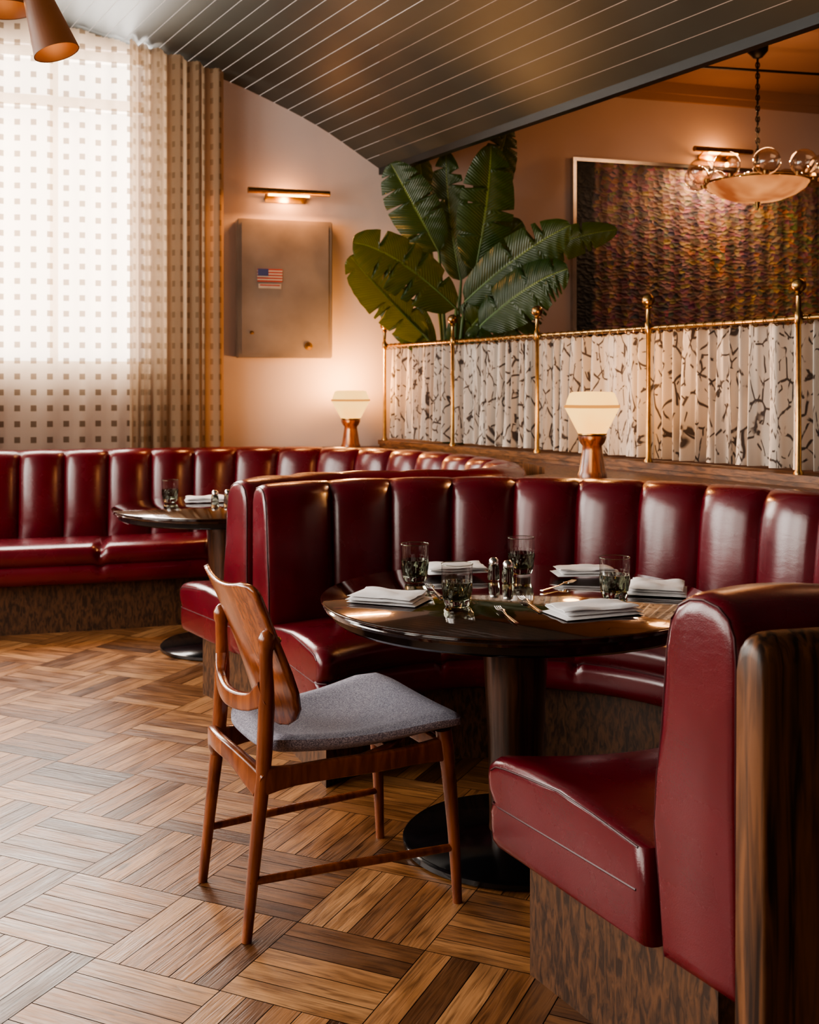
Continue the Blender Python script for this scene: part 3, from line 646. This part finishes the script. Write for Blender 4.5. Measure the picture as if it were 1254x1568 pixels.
mb=MB(); w,h=.63,.905; mb.box(wallp(-.845,2.0,.055),(w,.10,h),rot=WA,bev=.006); mb.box(wallp(-.845,2.0,.108),(w-.05,.006,h-.05),rot=WA,bev=.002); mb.obj('box',M['panelmetal'],root,smooth=30)
mb=MB()
def disc(mb,x,z,r,off,mi): mb.lathe([(.0001,0),(r,0),(r,.006),(.0001,.007)],wallp(x,z,off),20,mi,axis=tuple(WN))
disc(mb,-1.06,1.71,.012,.11,0); disc(mb,-.70,1.625,.026,.11,0); disc(mb,-.70,1.625,.014,.116,0)
mb.obj('latch',M['brass'],root)
M['red']=simple('sticker_red',(.30,.04,.03),.6); M['blue']=simple('sticker_blue',(.03,.04,.12),.6); M['cream']=simple('sticker_cream',(.40,.33,.26),.6)
mb=MB()
fw,fh=.165,.085
for k in range(9): mb.box(wallp(-.945,2.085+fh/2-(k+.5)*fh/9,.1135),(fw,.003,fh/9-.0005),k%2*1,rot=WA)
mb.box(wallp(-.945,2.085,.1135)-WD*fw*.27+Vector((0,0,fh*.22))+WN*.001,(fw*.42,.003,fh*.54),2,rot=WA)
mb.box(wallp(-.945,2.015,.1135),(fw*.9,.003,.03),1,rot=WA); mb.box(wallp(-.945,2.02,.1145),(fw*.8,.003,.008),0,rot=WA)
mb.obj('flag_sticker',[M['red'],M['cream'],M['blue']],root,smooth=False)
def painting():
    root=empty('abstract_painting')
    x0,x1,z0,z1=1.17,3.75,1.55,2.99; cx=(x0+x1)/2; w=(x1-x0)/WD.x; cz=(z0+z1)/2
    mb=MB()
    mb.box(wallp(x0,cz,.028),(.025,.05,z1-z0+.025),rot=WA); mb.box(wallp(x1,cz,.028),(.025,.05,z1-z0+.025),rot=WA)
    mb.box(wallp(cx,z1,.028),(w,.05,.025),rot=WA); mb.box(wallp(cx,z0,.028),(w,.05,.025),rot=WA); mb.obj('frame',M['steel'],root,smooth=False)
    vs=[wallp(x0,z0,.035),wallp(x1,z0,.035),wallp(x1,z1,.035),wallp(x0,z1,.035)]
    m,nt,b=new_mat('abstract_canvas')
    u=N(nt,'ShaderNodeUVMap')
    sp=N(nt,'ShaderNodeSeparateXYZ'); L(nt,u.outputs['UV'],sp.inputs[0])
    nw=N(nt,'ShaderNodeTexNoise'); nw.inputs['Scale'].default_value=11; nw.inputs['Detail'].default_value=5; L(nt,u.outputs['UV'],nw.inputs['Vector'])
    wm=N(nt,'ShaderNodeMix'); wm.data_type='VECTOR'; wm.inputs[0].default_value=.06; L(nt,u.outputs['UV'],wm.inputs[4]); L(nt,nw.outputs['Color'],wm.inputs[5])
    mp=N(nt,'ShaderNodeMapping'); mp.inputs['Scale'].default_value=(26,44,1); L(nt,wm.outputs[1],mp.inputs['Vector'])
    vo=N(nt,'ShaderNodeTexVoronoi'); vo.inputs['Scale'].default_value=1; vo.inputs['Randomness'].default_value=.8; L(nt,mp.outputs['Vector'],vo.inputs['Vector'])
    sc=N(nt,'ShaderNodeSeparateColor'); L(nt,vo.outputs['Color'],sc.inputs[0])
    n1=N(nt,'ShaderNodeTexNoise'); n1.inputs['Scale'].default_value=2.0; n1.inputs['Detail'].default_value=3; L(nt,u.outputs['UV'],n1.inputs['Vector'])
    palA=ramp(nt,[(0,(.03,.05,.10)),(.18,(.16,.05,.15)),(.36,(.05,.12,.12)),(.54,(.30,.08,.16)),(.72,(.13,.18,.09)),(.86,(.08,.06,.15)),(1,(.38,.22,.26))])
    palB=ramp(nt,[(0,(.08,.08,.05)),(.18,(.18,.24,.08)),(.36,(.46,.15,.06)),(.54,(.10,.15,.09)),(.72,(.55,.34,.12)),(.86,(.28,.08,.13)),(1,(.24,.26,.12))])
    for p_ in (palA,palB): L(nt,sc.outputs[0],p_.inputs['Fac'])
    px_=N(nt,'ShaderNodeMath',operation='MULTIPLY_ADD'); L(nt,n1.outputs['Fac'],px_.inputs[0]); px_.inputs[1].default_value=2.2; px_.inputs[2].default_value=-1.45
    py_=N(nt,'ShaderNodeMath',operation='MULTIPLY_ADD'); L(nt,sp.outputs[0],py_.inputs[0]); py_.inputs[1].default_value=.45; L(nt,px_.outputs[0],py_.inputs[2]); py_.use_clamp=True
    sc2=N(nt,'ShaderNodeMath',operation='MULTIPLY_ADD'); L(nt,sc.outputs[1],sc2.inputs[0]); sc2.inputs[1].default_value=.5; L(nt,py_.outputs[0],sc2.inputs[2]); sc2.use_clamp=True
    mp_=N(nt,'ShaderNodeMix'); mp_.data_type='RGBA'; L(nt,sc2.outputs[0],mp_.inputs[0]); L(nt,palA.outputs['Color'],mp_.inputs[6]); L(nt,palB.outputs['Color'],mp_.inputs[7])
    wsep=N(nt,'ShaderNodeSeparateXYZ'); L(nt,wm.outputs[1],wsep.inputs[0])
    sn=N(nt,'ShaderNodeMath',operation='MULTIPLY'); L(nt,wsep.outputs[0],sn.inputs[0]); sn.inputs[1].default_value=46
    s2=N(nt,'ShaderNodeMath',operation='SINE'); L(nt,sn.outputs[0],s2.inputs[0])
    mr=N(nt,'ShaderNodeMapRange'); mr.inputs[1].default_value=-1; L(nt,s2.outputs[0],mr.inputs[0])
    rw=ramp(nt,[(.05,(.55,.52,.52)),(.8,(1.2,1.2,1.1))]); L(nt,mr.outputs[0],rw.inputs['Fac'])
    mx=N(nt,'ShaderNodeMix'); mx.data_type='RGBA'; mx.blend_type='MULTIPLY'; mx.inputs[0].default_value=1; L(nt,mp_.outputs[2],mx.inputs[6]); L(nt,rw.outputs['Color'],mx.inputs[7])
    n2=N(nt,'ShaderNodeMath',operation='MULTIPLY_ADD'); L(nt,nw.outputs['Fac'],n2.inputs[0]); n2.inputs[1].default_value=.12; L(nt,sp.outputs[0],n2.inputs[2])
    rs=ramp(nt,[(.20,(0,0,0)),(.24,(1,1,1))]); L(nt,n2.outputs[0],rs.inputs['Fac'])
    mx2=N(nt,'ShaderNodeMix'); mx2.data_type='RGBA'; L(nt,rs.outputs['Color'],mx2.inputs[0]); mx2.inputs[6].default_value=(.018,.028,.040,1); L(nt,mx.outputs[2],mx2.inputs[7])
    L(nt,mx2.outputs[2],b.inputs['Base Color']); b.inputs['Roughness'].default_value=.65
    bp=N(nt,'ShaderNodeBump'); bp.inputs['Strength'].default_value=.5; bp.inputs['Distance'].default_value=.012; L(nt,vo.outputs['Distance'],bp.inputs['Height']); L(nt,bp.outputs['Normal'],b.inputs['Normal'])
    mkobj('canvas',vs,[(0,1,2,3)],m,root,False,uvs=[(0,0),(2.6,0),(2.6,1.44),(0,1.44)],recalc=False)
painting()
def chandelier():
    root=empty('globe_chandelier'); C=P(1160,282,7.2)
    mb=MB()
    mb.tube([C+Vector((0,0,.10)),Vector((C.x,C.y,3.52))],.006,8)
    for i in range(24):
        z=C.z+.14+i*.035; a_=i%2*math.pi/2; ring=[Vector((C.x+.013*math.cos(a_)*math.cos(q),C.y+.013*math.sin(a_)*math.cos(q),z+.022*math.sin(q))) for q in [2*math.pi*k/8 for k in range(9)]]
        mb.tube(ring,.004,5,up=(-math.sin(a_),math.cos(a_),0))
    mb.lathe([(.0001,3.48),(.03,3.49),(.065,3.53),(.07,3.6)],(C.x,C.y,0),20)
    mb.obj('chain_and_canopy',M['iron'],root)
    mb=MB(); mb.lathe([(.015,.12),(.03,.10),(.02,.05),(.03,.01)],C,24)
    mb.tube([C+Vector((.325*math.cos(q),.325*math.sin(q),.008)) for q in [2*math.pi*k/48 for k in range(49)]],.008,8)
    for i in range(4):
        q=math.pi/2*i+.3; mb.tube([C+Vector((0,0,.03)),C+Vector((.325*math.cos(q),.325*math.sin(q),.008))],.006,8)
    mb.tube([C+Vector((0,0,-.115)),C+Vector((0,0,-.17))],[.018,.004],10); mb.obj('brass_hub',M['brass'],root)
    mb=MB(); mb.lathe([(.32,.0),(.30,-.03),(.25,-.065),(.16,-.10),(.06,-.115),(.001,-.118)],C,40); mb.obj('alabaster_bowl',M['bowl'],root)
    g=MB(); b=MB(); hb=MB()
    for i in range(10):
        a_=2*math.pi*i/10+.15; d=Vector((math.cos(a_),math.sin(a_),0)); c=C+d*.39+Vector((0,0,.07)); g.sphere(c,.083,28)
        hb.lathe([(.0001,-.01),(.018,-.01),(.022,.012),(.0001,.014)],C+d*.345+Vector((0,0,.008)),12)
        if i%3==0: b.sphere(c,.015,8)
    g.obj('glass_globes',M['globe'],root); b.obj('globe_bulbs',M['bulb'],root); hb.obj('globe_cups',M['brass'],root)
    point('chandelier_light',C+Vector((0,0,.32)),(1,.48,.2),12,.15,root)
    mb=MB(); a_=P(1040,78,7.2); b_=P(1500,125,7.2); a_.z=b_.z=3.44; b_.y=7.6; mb.tube([a_,b_],.009,8); mb.tube([a_,a_+Vector((0,0,.17))],.008,8); mb.tube([b_,b_+Vector((0,0,.17))],.008,8); mb.obj('ceiling_bar',M['iron'],root)
chandelier()
def pendant():
    root=empty('cone_shade_pendant'); M['shade']=simple('amber_shade',(.085,.032,.014),.5,var=.3,emis=(1,.3,.08),es=.08)
    hub=P(18,-150,3.0)
    mb=MB(); sh=MB(); bl=MB()
    mb.tube([hub,Vector((hub.x,hub.y,3.77))],.008,8); mb.sphere(hub,.03)
    for (bp_,tp_,rb,rt) in [(P(87,81,3),P(50,-25,3),.062,.032),(P(8,16,3.05),P(-2,-90,3.05),.078,.04),(P(-90,80,3.1),P(-50,-30,3.1),.062,.03)]:
        ax=(tp_-bp_); h=ax.length
        sh.lathe([(rb,0),(rt,h),(rt-.003,h),(rb-.003,0.001)],bp_,32,axis=tuple(ax.normalized())); sh.f=sh.f[:-2]; sh.m=sh.m[:-2]
        mb.tube([hub,hub.lerp(tp_,.5)+Vector((0,0,.03)),tp_,tp_.lerp(bp_,.15)],.006,8)
        mb.lathe([(.0001,0),(rt,0),(rt,.004),(.0001,.005)],tp_,20,axis=tuple(ax.normalized()))
        c=tp_.lerp(bp_,.6); bl.sphere(c,.02)
        point('shade_bulb',tp_.lerp(bp_,.8),(1,.45,.16),.4,.02,root)
    mb.obj('stem',M['iron'],root); sh.obj('shades',M['shade'],root); bl.obj('bulbs',M['bulb'],root)
pendant()
# ---------------------------------------------------------------- plant
def leafmat():
    m,nt,b=new_mat('banana_leaf')
    u=N(nt,'ShaderNodeUVMap'); sp=N(nt,'ShaderNodeSeparateXYZ'); L(nt,u.outputs['UV'],sp.inputs[0])
    ab=N(nt,'ShaderNodeMath',operation='ABSOLUTE'); L(nt,sp.outputs[0],ab.inputs[0])
    ve=N(nt,'ShaderNodeMath',operation='MULTIPLY_ADD'); L(nt,ab.outputs[0],ve.inputs[0]); ve.inputs[1].default_value=-.12; L(nt,sp.outputs[1],ve.inputs[2])
    sc=N(nt,'ShaderNodeMath',operation='MULTIPLY'); L(nt,ve.outputs[0],sc.inputs[0]); sc.inputs[1].default_value=260
    si=N(nt,'ShaderNodeMath',operation='SINE'); L(nt,sc.outputs[0],si.inputs[0])
    r=ramp(nt,[(.0,(.010,.030,.004)),(1,(.020,.054,.008))])
    mr=N(nt,'ShaderNodeMapRange'); mr.inputs[1].default_value=-1; L(nt,si.outputs[0],mr.inputs[0]); L(nt,mr.outputs[0],r.inputs['Fac'])
    rr=ramp(nt,[(.02,(1,1,1)),(.05,(0,0,0))]); L(nt,ab.outputs[0],rr.inputs['Fac'])
    mx=N(nt,'ShaderNodeMix'); mx.data_type='RGBA'; L(nt,rr.outputs['Color'],mx.inputs[0]); L(nt,r.outputs['Color'],mx.inputs[6]); mx.inputs[7].default_value=(.15,.20,.03,1)
    L(nt,mx.outputs[2],b.inputs['Base Color']); b.inputs['Roughness'].default_value=.36
    bp=N(nt,'ShaderNodeBump'); bp.inputs['Strength'].default_value=.3; bp.inputs['Distance'].default_value=.004; L(nt,si.outputs[0],bp.inputs['Height']); L(nt,bp.outputs['Normal'],b.inputs['Normal'])
    tr=N(nt,'ShaderNodeBsdfTranslucent'); tr.inputs['Color'].default_value=(.20,.26,.01,1); ms=N(nt,'ShaderNodeMixShader'); ms.inputs[0].default_value=.2
    L(nt,b.outputs[0],ms.inputs[1]); L(nt,tr.outputs[0],ms.inputs[2]); L(nt,ms.outputs[0],nt.nodes['Material Output'].inputs['Surface'])
    return m
def plant():
    root=empty('potted_banana_plant'); lm=leafmat(); M['stem']=simple('plant_stem',(.07,.13,.035),.45,var=.3)
    base=Vector((.27,7.2,.55)); stems=MB(); vs=[];fs=[];uv=[]
    leaves=[
     ((728,415),(752,222),.36,7.15,7.0,.1,(.03,0)),
     ((706,430),(683,232),.27,7.3,7.25,-.4,(-.05,.0)),
     ((672,385),(598,250),.34,7.25,7.1,-.5,(-.02,.03)),
     ((655,350),(640,225),.22,7.4,7.4,.6,(0,0)),
     ((698,472),(540,372),.36,7.0,6.8,.0,(-.05,.16)),
     ((655,520),(536,392),.30,7.1,6.95,.4,(-.08,.06)),
     ((712,462),(874,345),.32,7.0,6.75,.2,(.0,.08)),
     ((735,500),(870,412),.34,6.95,6.7,-.2,(.0,.09)),
     ((790,400),(945,352),.22,7.3,7.1,.6,(.0,.06)),
     ((690,540),(768,450),.30,7.1,7.0,.3,(.0,.03)),
     ((760,530),(835,445),.26,7.15,7.1,-.3,(.0,.03)),
     ((735,330),(778,190),.28,7.45,7.4,.7,(.03,0)),
     ((660,540),(585,430),.28,7.2,7.1,-.5,(-.03,.04)),
     ((730,410),(800,340),.26,7.3,7.2,.4,(.0,.03)),
     ((640,440),(640,360),.24,7.3,7.3,.2,(-.03,.0)),
    ]
    rnd=random.Random(4)
    for (bp_,tp_,w,yb,yt,tilt,bow) in leaves:
        A=P(bp_[0],bp_[1],yb); B=P(tp_[0],tp_[1],yt); n=54
        mid=A.lerp(B,.55)+Vector((bow[0],-.05,bow[1]))
        o0=len(vs); notch={}
        for sd in (-1,1):
            for q in range(rnd.randint(3,6)): notch[(sd,rnd.randint(8,46))]=rnd.uniform(.2,.6)
        m=8
        for i in range(n+1):
            t=i/n; p=A*(1-t)**2+mid*2*t*(1-t)+B*t*t; tg=((mid-A)*(1-t)+(B-mid)*t).normalized()
            view=Vector((math.sin(tilt)*.9,-1,.25)).normalized(); sd=tg.cross(view).normalized(); nr=sd.cross(tg).normalized()
            wd=w/2*(math.sin(math.pi*min(1,t**.78))**.5)
            wd=max(wd,.002)
            for j in range(-m,m+1):
                f=j/m; k=notch.get((1 if j>0 else -1,i),1); ww=wd*(k if abs(f)>.0 else 1)
                fold=.30*abs(f)**1.1*wd- .22*wd*f*f*1.6
                p2=p+sd*ww*f+nr*fold+nr*.004*math.sin(t*60+j)*abs(f)
                p2.z-=.12*wd*abs(f)**2; p2+=tg*(.22*wd*abs(f))
                if wy(p2.x)-p2.y<.06: p2.y=wy(p2.x)-.06
                vs.append(p2); uv.append((f,t))
        W=2*m+1
        for i in range(n):
            for j in range(W-1):
                a_=o0+i*W+j; fs.append((a_,a_+W,a_+W+1,a_+1))
        rib=[A*(1-t)**2+mid*2*t*(1-t)+B*t*t+Vector((0,.004,0)) for t in [k/12 for k in range(12)]]
        stems.tube(catmull([base+Vector((rnd.uniform(-.05,.05),rnd.uniform(-.04,.04),0)),base.lerp(A,.5)+Vector(((A.x-base.x)*-.2,0,.08)),A],10)[:-1]+rib,[.016-.009*k/21 if k<10 else max(.002,.008-.0006*(k-10)) for k in range(22)],8)
    mkobj('leaves',vs,fs,lm,root,True,uvs=uv,recalc=False); stems.obj('stems',M['stem'],root)
    mb=MB(); mb.lathe([(.0001,0),(.15,0),(.17,.03),(.20,.5),(.205,.56),(.19,.56),(.185,.50),(.0001,.50)],(.27,7.2,0),32); mb.obj('planter',M['black'],root)
    mb=MB(); mb.lathe([(.0001,.53),(.183,.53),(.183,.50)],(.27,7.2,0),24); mb.obj('soil',simple('soil',(.03,.018,.01),.95),root)
plant()
# ---------------------------------------------------------------- lights
def area(name,loc,sx,sy,pw,col,d):
    l=bpy.data.lights.new(name,'AREA'); l.shape='RECTANGLE'; l.size=sx; l.size_y=sy; l.energy=pw; l.color=col
    o=bpy.data.objects.new(name,l); o.location=loc; COL.objects.link(o)
    o.rotation_euler=Vector(d).to_track_quat('-Z','Y').to_euler(); return o
area('window_daylight',wallp((WX0+WX1)/2,2.5,-.45),2.3,2.3,560,(1,.95,.89),WN)
area('side_window_daylight',(XL-.35,4.0,2.1),2.0,2.3,145,(1,.93,.85),(1,0,-.12))
area('side_window_daylight',(XL-.35,1.8,2.1),2.0,2.3,105,(1,.91,.80),(1,0,-.12))
area('side_window_daylight',(XL-.35,-.8,2.1),2.4,2.3,48,(1,.87,.72),(1,.1,-.12))
area('side_room_fill',(3.2,5.6,3.5),1.5,1.5,16,(1,.54,.30),(0,.2,-1))  # added warm fill from above, no ceiling fitting there
w=bpy.data.worlds.new('overcast'); scene.world=w; w.use_nodes=True
bg=w.node_tree.nodes['Background']; bg.inputs[0].default_value=(1,.96,.90,1); bg.inputs[1].default_value=3.4
try:
    scene.view_settings.look='AgX - Medium High Contrast'
except Exception: pass
# ---------------------------------------------------------------- camera
cam=bpy.data.cameras.new('camera'); co_=bpy.data.objects.new('camera',cam); COL.objects.link(co_)
co_.location=(0,0,HC); co_.rotation_euler=(math.pi/2,0,0)
cam.sensor_fit='HORIZONTAL'; cam.sensor_width=24; cam.lens=24*F/1254; cam.shift_y=-190/1254; cam.clip_start=.05
cam.dof.use_dof=True; cam.dof.focus_distance=2.9; cam.dof.aperture_fstop=5.0
scene.camera=co_
